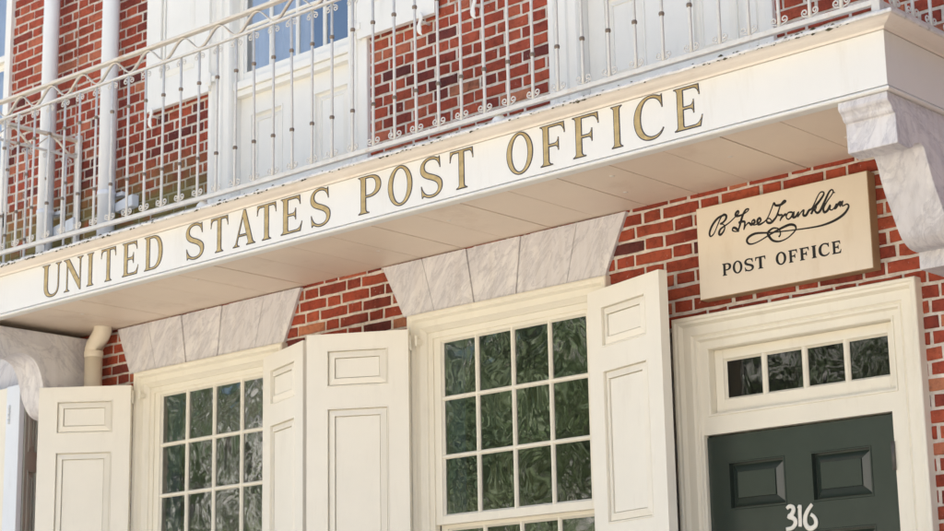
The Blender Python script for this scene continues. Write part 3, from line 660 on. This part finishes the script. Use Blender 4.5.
rel(m_).obj('lead_lip', M['lead'], balc)
mb = MB(); mb.box(BX0-.04, BX1+.04, YF-.04, -.001, 4.232, 4.2495); rel(mb).obj('deck', M['lead'], balc)
mb = MB(); mb.box(BX0+.05, BX1-.05, YF+.05, -.003, 4.010, 4.014); rel(mb).obj('gap_shade_sheet', M['dark'], balc)  # dark sheet put above the boards so the soffit gaps read as shade
mb = MB(); xs = [-.909-.3055*k for k in range(-2, 18)]; xs = [BX1-.041] + [x for x in xs if BX0+.1 < x < BX1-.1] + [BX0+.041]
for i, (a, b) in enumerate(zip(xs, xs[1:])):
    dz = random.uniform(-.0015, .0015); mb.box(b+.003, a-.003, YF+.0415, -.002, 3.984+dz, 4.004+dz)
sf = rel(mb).obj('soffit', M['soffit'], balc, .0012)
for x, y in [(-.52,-.30),(-1.05,-.42),(-1.62,-.55),(-1.75,-.28),(-2.7,-.5),(-3.4,-.3),(-4.6,-.55),(-5.8,-.45)]: rel(MB().lathe([(.013,0),(.012,-.0025),(.004,-.0035)], (x, y, 3.9845), 10)).obj('screw_plug', M['cornice'], sf)
LET = [('U',-5.645,-5.455),('N',-5.435,-5.245),('I',-5.210,-5.145),('T',-5.078,-4.939),('E',-4.881,-4.734),('D',-4.683,-4.521),
 ('S',-4.322,-4.168),('T',-4.115,-3.970),('A',-3.931,-3.751),('T',-3.741,-3.588),('E',-3.554,-3.390),('S',-3.331,-3.181),
 ('P',-2.981,-2.819),('O',-2.773,-2.605),('S',-2.553,-2.405),('T',-2.358,-2.204),
 ('O',-1.997,-1.834),('F',-1.792,-1.643),('F',-1.600,-1.447),('I',-1.379,-1.315),('C',-1.253,-1.089),('E',-1.034,-.884)]
for ch, a, b in LET: letter(ch, a-BX0, b-BX0, 3.995-ZB, .195, YF-.0003, fas, [M['navy'], M['gold']], rim=.0050)

# grime and moss tufts along the lip
mb = MB(); rnd = random.Random(9)
for i in range(300):
    t = rnd.random()**1.5; x = BX0+.1+(BX1-BX0-.2)*t; s = rnd.uniform(.0025, .008)*(1.2-.65*t)
    if rnd.random() < .35: x = rnd.choice([-5.9,-5.6,-5.2,-4.7,-3.9,-2.6,-2.2,-1.5,-.75,-.3])+rnd.gauss(0, .07)
    if not BX0 < x < BX1: continue
    z = 4.2275+rnd.choice([0,0,.016])+rnd.uniform(-.004,.004); y = YF-.088+(.004 if z > 4.235 else 0); b = len(mb.v)
    for a_, e_ in ((0,-1),(0,0),(1,0),(2,0),(3,0),(4,0),(0,1)):
        r = s*rnd.uniform(.6, 1.3)
        if e_: mb.v.append((x, y-.001, z+e_*r*.8))
        else: mb.v.append((x+r*2.2*math.cos(a_*1.2566), y+r*.6*math.sin(a_*1.2566), z))
    for k in range(5): q = b+1+k; p = b+1+(k+1) % 5; mb.face([b, q, p]); mb.face([b+6, p, q])
tag(mb.obj('moss', M['moss']), 'patches of dark moss and grime along the balcony edge', 'moss', kind='stuff')

# ================================================================== railing
YR, ZR = -.88, 4.3225
rail = thing('balcony_railing', 'white wrought iron railing with scrolled balusters and wavy top band on the balcony', 'railing', (BX1, YR, 4.25))
def lift(x): return .0135*max(0, -(x+3.9))     # the old railing climbs a little towards its left end
RX0, RX1 = -6.47, -.012
def rr(x, y, z): return (x-BX1, y-YR, z-4.25)
def bar(mb, p, q, wdt, z0, z1):
    """flat bar from p to q (x,y), lifted at its left end"""
    d = Vector((q[0]-p[0], q[1]-p[1])); n = Vector((-d.y, d.x)).normalized()*wdt/2; N_ = max(1, int(d.length/.4)); b0 = len(mb.v)
    for i in range(N_+1):
        c = Vector(p)+d*i/N_; l = lift(c.x)
        for s, z in ((-1,z0),(1,z0),(1,z1),(-1,z1)): mb.v.append(rr(c.x+s*n.x, c.y+s*n.y, z+l))
    for i in range(N_):
        for k in range(4): a = b0+i*4; j = (k+1) % 4; mb.face([a+k, a+j, a+4+j, a+4+k])
    mb.face([b0, b0+1, b0+2, b0+3]); e = b0+N_*4; mb.face([e, e+1, e+2, e+3])
RUNS = [((RX0,YR),(RX1,YR)), ((RX1,YR+.02),(RX1,-.01)), ((RX0,YR+.02),(RX0,-.01))]
for i, (p, q) in enumerate(RUNS):
    mb = MB(); bar(mb, p, q, .040, 5.277, 5.296); mb.obj('top_rail', M['rail'], rail, .004)
    mb = MB(); bar(mb, p, q, .022, 5.164, 5.178); mb.obj('second_rail', M['iron'], rail, .003)
    mb = MB(); bar(mb, p, q, .028, 4.299, ZR); mb.obj('bottom_rail', M['iron'], rail, .003)
    L = (Vector(q)-Vector(p)).length; n = int(L/.01); u = (Vector(q)-Vector(p)).normalized(); k0 = 2*math.pi/.3095; mb = MB()
    for k in range(n+1):
        s = L*k/n; c = Vector(p)+u*s; ph = k0*((c.x+4.352) if i == 0 else s)
        z = 5.2275+.0445*math.cos(ph)+lift(c.x); sl = -.0445*k0*math.sin(ph)*(1 if i else u.x); h = math.hypot(1, sl); nu, nz = -sl/h*.0028, .0028/h; side = Vector((-u.y, u.x))*.0095
        for a_, e_ in ((-1,-1),(1,-1),(1,1),(-1,1)): mb.v.append(rr(c.x+u.x*nu*e_+side.x*a_, c.y+u.y*nu*e_+side.y*a_, z+nz*e_))
        if k:
            o_ = (k-1)*4
            for e_ in range(4): f_ = (e_+1) % 4; mb.face([o_+e_, o_+f_, o_+4+f_, o_+4+e_], True)
    mb.obj('wave_band', M['rail'], rail)
def scroll_mb(zc, up_):
    mb = MB()
    for s in (-1, 1):
        pts = [(s*.007, 0, zc-up_*.030), (s*.015, 0, zc-up_*.0235)]
        for k in range(15):
            t = k/14; r = .0158*(1-t)+.0050*t; a = -math.pi/2*.75+t*math.pi*2.3
            pts.append((s*(.0255+r*math.cos(a)), 0, zc+up_*(-.004+r*math.sin(a))))
        mb.tube(pts, .0033, 6)
    return mb
HB = 5.163-ZR
bal = thing('baluster', None, None); bal.parent = rail
bpos = [-.318+.149*k for k in (2, 1)] + [-.318-.149*k for k in range(24)]
x = bpos[-1]
while x > RX0+.2: x -= .1545; bpos.append(x)
bpos = [x for x in bpos if x < RX1-.04]
def one_baluster():
    mb = MB(); mb.tube([(0,0,-.002),(0,0,.06),(0,0,.22),(0,0,HB*.5),(0,0,HB+.002)], [.0088,.0080,.0082,.0074,.0074], 8); return mb
bpy.data.objects.remove(bal)
bal = one_baluster().obj('baluster', M['iron'], rail)
for zc in (.2205, .6555): mb = MB(); mb.lathe([(.007,-.010),(.0115,-.008),(.0132,0),(.0115,.008),(.007,.010)], (0,0,zc), 10); mb.obj('collar', M['rust'], bal)
scroll_mb(.036, 1).obj('scroll', M['iron'], bal); scroll_mb(HB-.036, -1).obj('scroll', M['iron'], bal)
spots = [(x, YR, 0) for x in bpos] + [(RX1, YR+.15*k, 90) for k in range(1, 6)] + [(RX0, YR+.15*k, 90) for k in range(1, 6)]
for i, (x, y, a) in enumerate(spots):
    o = bal if i == 0 else copy_tree(bal, rail)
    o.location = rr(x, y, ZR+lift(x)); o.rotation_euler = (R(random.uniform(-.5,.5)), R(random.uniform(-.25,.25)), R(a+random.uniform(-6,6)))
def post(x, y, z0, z1, w_=.038):
    mb = MB(); p = rr(x, y, 0); mb.box(p[0]-w_/2, p[0]+w_/2, p[1]-w_/2, p[1]+w_/2, z0-4.25, z1-4.25); mb.obj('corner_post', M['iron'], rail, .003)
post(RX1+.006, YR-.001, 4.2475, 5.271); post(RX0-.001, YR-.001, 4.2475, 5.30); post(RX0, -.028, 4.2475, 5.36, .034); post(RX1, -.028, 4.2475, 5.271, .034)
for x in (-4.18, -2.035, -6.2):
    mb = MB(); p = rr(x, YR+.02, 4.2495); mb.lathe([(.040,0),(.040,.014),(.034,.034),(.022,.048),(.016,.050),(.016,.075)], p, 14); mb.obj('rail_foot', M['white'], rail)

# ================================================================== downpipes
def downpipe(label, x, z0, z1, r, m, y=-.11, shoe=None):
    root = thing('downpipe', label, 'downpipe', (x, y, z0), group='painted downpipes')
    mb = MB(); mb.tube([(0,0,0),(0,0,z1-z0)], r, 20); mb.obj('pipe', M[m], root)
    for z in (4.86, 6.9):
        f = MB(); f.lathe([(r,-.014),(r+.004,-.014),(r+.004,.014),(r,.014)], (0,0,z-z0), 20); f.box(-r-.03, r+.03, .06, .105, z-z0-.012, z-z0+.012); f.obj('strap', M[m], root, .001)
    if shoe:
        x1, za, zb_ = shoe; f = MB(); f.prism([(r-.03,za-z0-.012),(x1-x,za-z0),(x1-x,zb_-z0),(r-.03,zb_-z0-.03)], 'y', .045, .105); f.obj('branch', M[m], root, .008)
    return root
downpipe('bluish white downpipe left of the brick seam, the farther of the two upper ones', -6.709, 4.252, 9.4, .054, 'pipe', shoe=(-6.46, 4.705, 4.795))
downpipe('white downpipe between the brick seam and the left upper shutter', -6.046, 4.252, 9.4, .056, 'pipe', shoe=(-5.84, 4.75, 4.83))
root = thing('lower_downpipe', 'cream downpipe with a bent top between left bracket and lintel', 'downpipe', (-6.134, -.11, 0.14))
r = .0565
mb = MB(); mb.tube([(0,0,0),(0,0,3.71)], r, 20); mb.tube([(0,0,3.68),(0,0,3.715),(.010,0,3.735),(.075,0,3.80),(.084,0,3.82),(.085,0,3.845)], r+.001, 20, caps=False); mb.obj('pipe', M['pipe_cream'], root)
mb = MB(); mb.tube([(0,0,3.66),(0,0,3.70)], r+.004, 20); mb.obj('collar', M['pipe_cream'], root, .002)
mb = MB(); mb.tube([(0,0,1.75),(0,0,1.79)], r+.005, 20); mb.obj('strap', M['pipe_cream'], root)

# low blue panel standing behind the left end of the railing
mb = MB(); mb.prism([(-.30,0),(-.05,0),(-.05,.34),(-.30,.26)], 'x', -.5, .35)
tag(mb.obj('blue_panel', M['blue'], None, .006, (-7.15, -.02, 4.22)), 'low blue sloping panel behind the left end of the balcony', 'panel')

# ================================================================== brackets
SC = [(-.622,3.776),(-.592,3.768),(-.570,3.73),(-.553,3.684),(-.53,3.635),(-.508,3.597),(-.475,3.545),(-.444,3.495),(-.415,3.457),(-.385,3.436),(-.345,3.42),(-.295,3.416)]
SC_FAR = [(-.62,3.782),(-.57,3.790),(-.52,3.786),(-.475,3.766),(-.445,3.735),(-.420,3.690),(-.402,3.640),(-.388,3.590),(-.370,3.540),(-.340,3.480),(-.300,3.440),(-.240,3.420),(-.190,3.416)]
def bracket(label, x0, x1, sc):
    cx = (x0+x1)/2; hw = (x1-x0)/2
    root = thing('marble_bracket', label, 'bracket', (cx, 0, 3.34), group='scrolled marble brackets carrying the balcony')
    curve = [(p.x, p.y) for p in smooth_path([(y, z, 0) for y, z in sc], 3)]
    body = [(-.002,3.944),(-.855,3.944),(-.857,3.915),(-.850,3.905),(-.838,3.897),(-.828,3.886),(-.824,3.876),(-.816,3.868),(-.801,3.864),(-.800,3.742),(-.715,3.733),(-.683,3.745),(-.655,3.768)] + curve + [(curve[-1][0]+.02,3.42),(curve[-1][0]+.02,3.345),(-.002,3.345)]
    mb = MB(); mb.prism([(y, z-3.34) for y, z in body], 'x', -hw, hw); mb.obj('body', M['marble'], root, .004)
    return root
bracket('scrolled marble bracket at the right end of the balcony beside the sign', -.232, -.006, SC)
bracket('scrolled marble bracket at the far left end of the balcony beside the lower downpipe', -6.515, -6.265, SC_FAR)

# ================================================================== sign
SIG = [[(-1.328,3.83),(-1.367,3.823),(-1.401,3.796),(-1.421,3.761),(-1.417,3.741),(-1.397,3.751),(-1.375,3.786),(-1.354,3.82),(-1.337,3.832),(-1.323,3.824),(-1.326,3.809),(-1.342,3.796),(-1.359,3.791),(-1.342,3.786),(-1.334,3.771),(-1.342,3.752),(-1.359,3.739),(-1.368,3.746),(-1.36,3.764),(-1.341,3.774),(-1.305,3.789),(-1.271,3.81),(-1.253,3.824),(-1.256,3.834),(-1.269,3.825),(-1.268,3.812),(-1.246,3.81),(-1.22,3.816),(-1.2,3.825),(-1.197,3.833),(-1.212,3.832),(-1.227,3.815),(-1.238,3.793),(-1.249,3.765),(-1.259,3.745),(-1.269,3.738),(-1.282,3.741),(-1.292,3.748),(-1.286,3.759),(-1.272,3.753),(-1.257,3.735)],[(-1.256,3.776),(-1.242,3.779),(-1.222,3.776),(-1.224,3.757),(-1.229,3.739),(-1.218,3.756),(-1.201,3.767),(-1.192,3.76),(-1.185,3.755),(-1.167,3.763),(-1.171,3.776),(-1.183,3.767),(-1.174,3.751),(-1.149,3.754),(-1.133,3.766),(-1.14,3.778),(-1.152,3.767),(-1.146,3.748),(-1.118,3.754),(-1.095,3.771),(-1.071,3.81),(-1.057,3.835),(-1.05,3.822),(-1.027,3.818),(-1.006,3.824),(-0.993,3.83),(-1.003,3.835),(-1.02,3.821),(-1.029,3.804),(-1.046,3.77),(-1.066,3.751),(-1.082,3.744),(-1.099,3.75),(-1.1,3.764),(-1.085,3.766),(-1.074,3.752)],[(-1.044,3.78),(-1.031,3.771),(-1.016,3.77),(-1.023,3.757),(-1.03,3.744),(-1.018,3.758),(-1.0,3.769),(-0.994,3.761)],[(-0.961,3.772),(-0.983,3.774),(-0.995,3.756),(-0.984,3.743),(-0.966,3.753),(-0.954,3.771),(-0.959,3.749),(-0.944,3.748),(-0.928,3.767),(-0.934,3.744),(-0.917,3.761),(-0.9,3.771),(-0.905,3.748),(-0.89,3.744),(-0.874,3.763),(-0.859,3.768),(-0.846,3.784),(-0.816,3.829),(-0.797,3.836),(-0.791,3.823),(-0.817,3.795),(-0.843,3.773),(-0.863,3.744),(-0.847,3.766),(-0.833,3.775),(-0.838,3.762),(-0.844,3.76),(-0.832,3.744),(-0.814,3.752),(-0.789,3.789),(-0.762,3.829),(-0.746,3.835),(-0.744,3.82),(-0.776,3.787),(-0.797,3.759),(-0.794,3.74),(-0.777,3.745),(-0.761,3.767),(-0.765,3.749),(-0.754,3.743),(-0.74,3.752),(-0.728,3.768),(-0.738,3.745),(-0.72,3.763),(-0.707,3.771),(-0.712,3.751),(-0.695,3.774),(-0.7,3.751),(-0.676,3.755),(-0.668,3.742),(-0.688,3.717),(-0.725,3.698),(-0.773,3.686),(-0.832,3.681),(-0.939,3.686),(-1.06,3.696),(-1.103,3.701),(-1.165,3.709),(-1.203,3.699),(-1.215,3.683),(-1.205,3.667),(-1.18,3.663),(-1.142,3.671),(-1.098,3.686),(-1.048,3.702),(-1.004,3.713),(-0.974,3.716),(-0.951,3.706),(-0.95,3.686),(-0.983,3.662),(-1.014,3.651),(-1.045,3.649),(-1.075,3.66),(-1.095,3.685),(-1.097,3.702),(-1.071,3.716),(-1.047,3.712),(-1.034,3.701),(-1.032,3.679),(-1.042,3.67)],[(-0.739,3.823),(-0.736,3.82),(-0.734,3.822)]]
NUM = [[(-1.164, 2.448), (-1.149, 2.457), (-1.132, 2.451), (-1.13, 2.436), (-1.142, 2.418), (-1.155, 2.411), (-1.138, 2.405), (-1.123, 2.391), (-1.126, 2.373), (-1.143, 2.359), (-1.173, 2.356)], [(-1.104, 2.443), (-1.095, 2.454), (-1.097, 2.425), (-1.098, 2.38), (-1.1, 2.362)], [(-1.031, 2.456), (-1.052, 2.434), (-1.068, 2.408), (-1.072, 2.378), (-1.061, 2.356), (-1.042, 2.35), (-1.021, 2.36), (-1.016, 2.38), (-1.026, 2.401), (-1.041, 2.412)]]
root = thing('hanging_sign', 'tan painted signboard with a black signature and the words POST OFFICE', 'sign', (-1.03, -.05, 3.445))
mb = MB(); mb.box(-.463, .463, -.02, .045, 0, .443); bd = mb.obj('board', [M['tan']], root, .003)
mb = MB(); mb.frame(-.4645, .4645, -.0015, .4445, [(0,.046),(0,-.017),(.003,-.0195)], True); mb.obj('edge', M['tan_edge'], root)
ys = -.0205
mb = MB()
for i, s in enumerate(SIG):
    p = smooth_path([(a+1.03, ys-.0002*i, b-3.445) for a, b in s], 4)
    big = .0058; rnd = random.Random(i)
    rad = [big*(.82+.28*math.sin(k*.21+i)) for k in range(len(p))]; rad[0] *= .7; rad[-1] *= .6
    mb.tube(p, rad, 8, flat=((0,1,0), .22))
mb.obj('signature', M['black'], bd)
for ch, a, b in zip('POSTOFFICE', *zip(*[(-1.358, -1.31), (-1.3, -1.248), (-1.235, -1.185), (-1.175, -1.12), (-1.063, -1.008), (-0.994, -0.949), (-0.935, -0.887), (-0.872, -0.848), (-0.836, -0.781), (-0.766, -0.72)])):
    letter(ch, a+1.03, b+1.03, 3.5395-3.445, .0565, ys+.0002, bd, [M['black']], grow=.0008)

# ================================================================== door and its frame
cx = -1.026
root = thing('door_frame', 'cream door casing with a four pane transom over the green door', 'door frame', (cx, 0, .6)); zb = -.6
DC = [(0,.004),(0,-.056),(.004,-.060),(.016,-.060),(.022,-.052),(.032,-.050),(.040,-.036),(.044,-.028),(.086,-.028),(.090,-.022),(.096,-.016),(.102,-.022),(.112,-.020),(.116,-.010),(.121,-.004),(.121,.03)]
mb = MB(); mb.frame(-.649, .649, 0, 3.378+zb, DC, False); mb.obj('casing', M['cream'], root)
# flat inner frame: one board with the transom opening and the door opening cut out
mb = MB(); L_, R_, T_ = -1.675+.1215-cx, -.377-.1215-cx, 3.378-.1215+zb
HO = [(-1.508-cx, -.536-cx, 2.912+zb, 3.219+zb), (-1.5535-cx, -.560-cx, -1, 2.8145+zb)]
mortar_sheet(mb, L_-.02, R_+.03, 0, T_+.03, HO, -.0035)
h = HO[0]; a, b_, c, d = h
for q in (((a,c),(a,d)), ((b_,c),(b_,d)), ((a,d),(b_,d)), ((a,c),(b_,c))):
    (xa, za), (xb, zb2) = q; mb.quad((xa,-.0035,za),(xa,.075,za),(xb,.075,zb2),(xb,-.0035,zb2))
mb.quad((b_-.024,-.0035,0),(b_-.024,.09,0),(b_-.024,.09,2.8145+zb),(b_-.024,-.0035,2.8145+zb)); mb.quad((HO[1][0],-.0035,2.8145+zb),(HO[1][0],.09,2.8145+zb),(HO[1][1],.09,2.8145+zb),(HO[1][1],-.0035,2.8145+zb))
fb = mb.obj('inner_frame', M['cream'], root)
mb = MB(); mb.frame(a-.014, b_+.014, c-.014, d+.014, [(0,-.003),(.002,-.009),(.010,-.009),(.0135,-.003)], True); mb.obj('bead', M['cream'], fb)
sash(root, 'transom_sash', a+.001, b_-.001, c+.001, d-.001, .044, 4, 1, M['cream'], M['glass_tr'], st=.047, top=.046, bot=.066, mun=.03)
mb = MB(); mb.box(-.8, .8, -.55, -.0, -.46, -.1); mb.obj('doorstep', M['marble'], root, .008)
dx0 = -1.574; dw = 1.009
root = thing('front_door', 'dark green panelled door with white house number 316', 'door', (dx0, .02, .6)); top = 2.806-.6
P = [(.130, .440, top-.348, top-.124), (.574, .886, top-.348, top-.124), (.130, .440, top-1.18, top-.468), (.574, .886, top-1.18, top-.468), (.130, .440, .18, top-1.32), (.574, .886, .18, top-1.32)]
mb = MB(); leaf_mesh(mb, dw, 0, top, P, .045, 0); lf = mb.obj('leaf', M['green'], root)
for p in P: f = MB(); panel_field(f, *p, 0, True); f.obj('raised_panel', M['green'], lf)
for s, nm in zip(NUM, '316'):
    p = smooth_path([(a+.028-dx0, -.004, b-.007-.6) for a, b in s], 4)
    rad = [.0105]*len(p)
    if nm == '6': rad = [.0085+.0035*math.sin(math.pi*min(1, k/len(p)*1.1)) for k in range(len(p))]
    if nm == '3': rad = [.0085+.003*math.sin(math.pi*k/len(p)) for k in range(len(p))]
    if nm == '1': rad = [.0065+.0035*min(1, k/5) for k in range(len(p))]
    f = MB(); f.tube(p, rad, 10, flat=((0,1,0), .3)); f.obj('numeral', M['numeral'], lf)
for z in (2.62, 1.2):
    f = MB(); f.tube([(dw+.001,-.030,z-.6-.062),(dw+.001,-.030,z-.6+.062)], .0085, 8); f.box(dw-.010, dw+.001, -.030, .0, z-.6-.058, z-.6+.058); f.obj('hinge', M['steel'], root)
f = MB(); f.lathe([(.012,0),(.012,.03),(.028,.04),(.033,.055),(.026,.07),(.008,.076)], (0,0,0), 14); f.xf(lambda p: Vector((.05+p.x, -p.z, 1.0+p.y))); f.obj('knob', M['gold'], root)

# ================================================================== trees across the street (seen in the window glass)
def leaf_mat(name, c):
    m = mat(name, c, .6, var=.45, vscale=.9); return m
GL = [leaf_mat('leaves_a', (.095,.135,.050)), leaf_mat('leaves_b', (.065,.105,.045)), leaf_mat('leaves_c', (.16,.20,.10))]
def tree(label, x, y, h, seed, ml, dense=1):
    rnd = random.Random(seed); root = thing('street_tree', label, 'tree', (x, y, 0), group='trees across the street reflected in the glass')
    mb = MB(); lean = rnd.uniform(-.4,.4); mb.tube(smooth_path([(0,0,0),(lean*.3,0,h*.25),(lean,.1,h*.55),(lean*1.2,0,h*.9)], 3), [.22-.02*k*9/10 for k in range(10)], 10)
    C = []
    for k in range(16):
        a = k*2.4+rnd.uniform(-.4,.4); z = h*(.25+.6*k/16); l = h*.30*(1-.45*k/16)*rnd.uniform(.8,1.2)
        p0 = Vector((lean*z/h,0,z)); p2 = p0+Vector((math.cos(a)*l, math.sin(a)*l, l*rnd.uniform(.15,.6))); p1 = (p0+p2)/2+Vector((0,0,.25))
        mb.tube(smooth_path([p0,p1,p2], 3), [.07,.06,.05,.04,.03,.022,.015], 6); C += [p1, p2, p2+Vector((rnd.gauss(0,.5), rnd.gauss(0,.5), .3))]
    mb.obj('trunk', M['bark'], root)
    mb = MB()
    for c in C:
        mb.cur = rnd.randrange(2)
        for q in range(int(dense*rnd.randint(75, 210))):
            p = c+Vector((rnd.gauss(0,.55), rnd.gauss(0,.55), rnd.gauss(0,.40))); s = rnd.uniform(.045,.115)
            u = Vector((rnd.gauss(0,1), rnd.gauss(0,1), rnd.gauss(0,.5))).normalized(); v = u.orthogonal(); v.rotate(Matrix.Rotation(rnd.uniform(0,6.28), 3, u))
            t = u.cross(v); mb.quad(p-t*s*.45, p+v*s, p+t*s*.45, p-v*s)
    mb.obj('crown', [ml, GL[2]], root)
    return root
for i, (x, y, h) in enumerate([(-9.5,-12.5,8.6),(-14,-13.5,9.2),(-17.8,-16.5,8.4),(-26.3,-14.5,8.8),(-5.5,-15.0,8.6),(-28,-18,10),(-1,-17.5,8.2)]):
    tree(['broad leafy tree near the kerb across the street', 'tall slender leafy tree across the street'][i % 2] + ', reflected in the window panes', x, y, h, i+3, GL[i % 2])

# pale stone house row across the street (lights and is reflected)
root = thing('stone_building', 'pale stone building beyond the trees across the street, reflected in the panes', 'building', (-15, -36, 0))
HB_ = [(-44+4.2*i, -44+4.2*i+1.5, z, z+2.2) for i in range(22) for z in (1.2, 4.8, 8.4)]
mb = MB(); mortar_sheet(mb, -46, 50, 0, 12.5, HB_, 0)
for h in HB_: mb.quad((h[0],0,h[2]),(h[0],-.25,h[2]),(h[0],-.25,h[3]),(h[0],0,h[3])); mb.quad((h[1],0,h[2]),(h[1],-.25,h[2]),(h[1],-.25,h[3]),(h[1],0,h[3])); mb.quad((h[0],0,h[3]),(h[0],-.25,h[3]),(h[1],-.25,h[3]),(h[1],0,h[3]))
mb.box(-46.3, 50.3, -.01, .5, 12.51, 13.1); mb.obj('front_wall', M['stone'], root)
mb = MB(); mb.box(-46, 50, -10, -.3, 0, 12.4); mb.obj('body', M['roof'], root)

tree('unseen dense tree added on the near pavement at the right to shade the balcony end', 7.2, -3.6, 8.5, 41, GL[1], 2.5)  # added out of view to block light from the balcony's right side
tree('second unseen dense tree added farther right to shade the balcony end', 10.5, -5.0, 9.5, 42, GL[0], 2.5)  # also an added light blocker, never in view
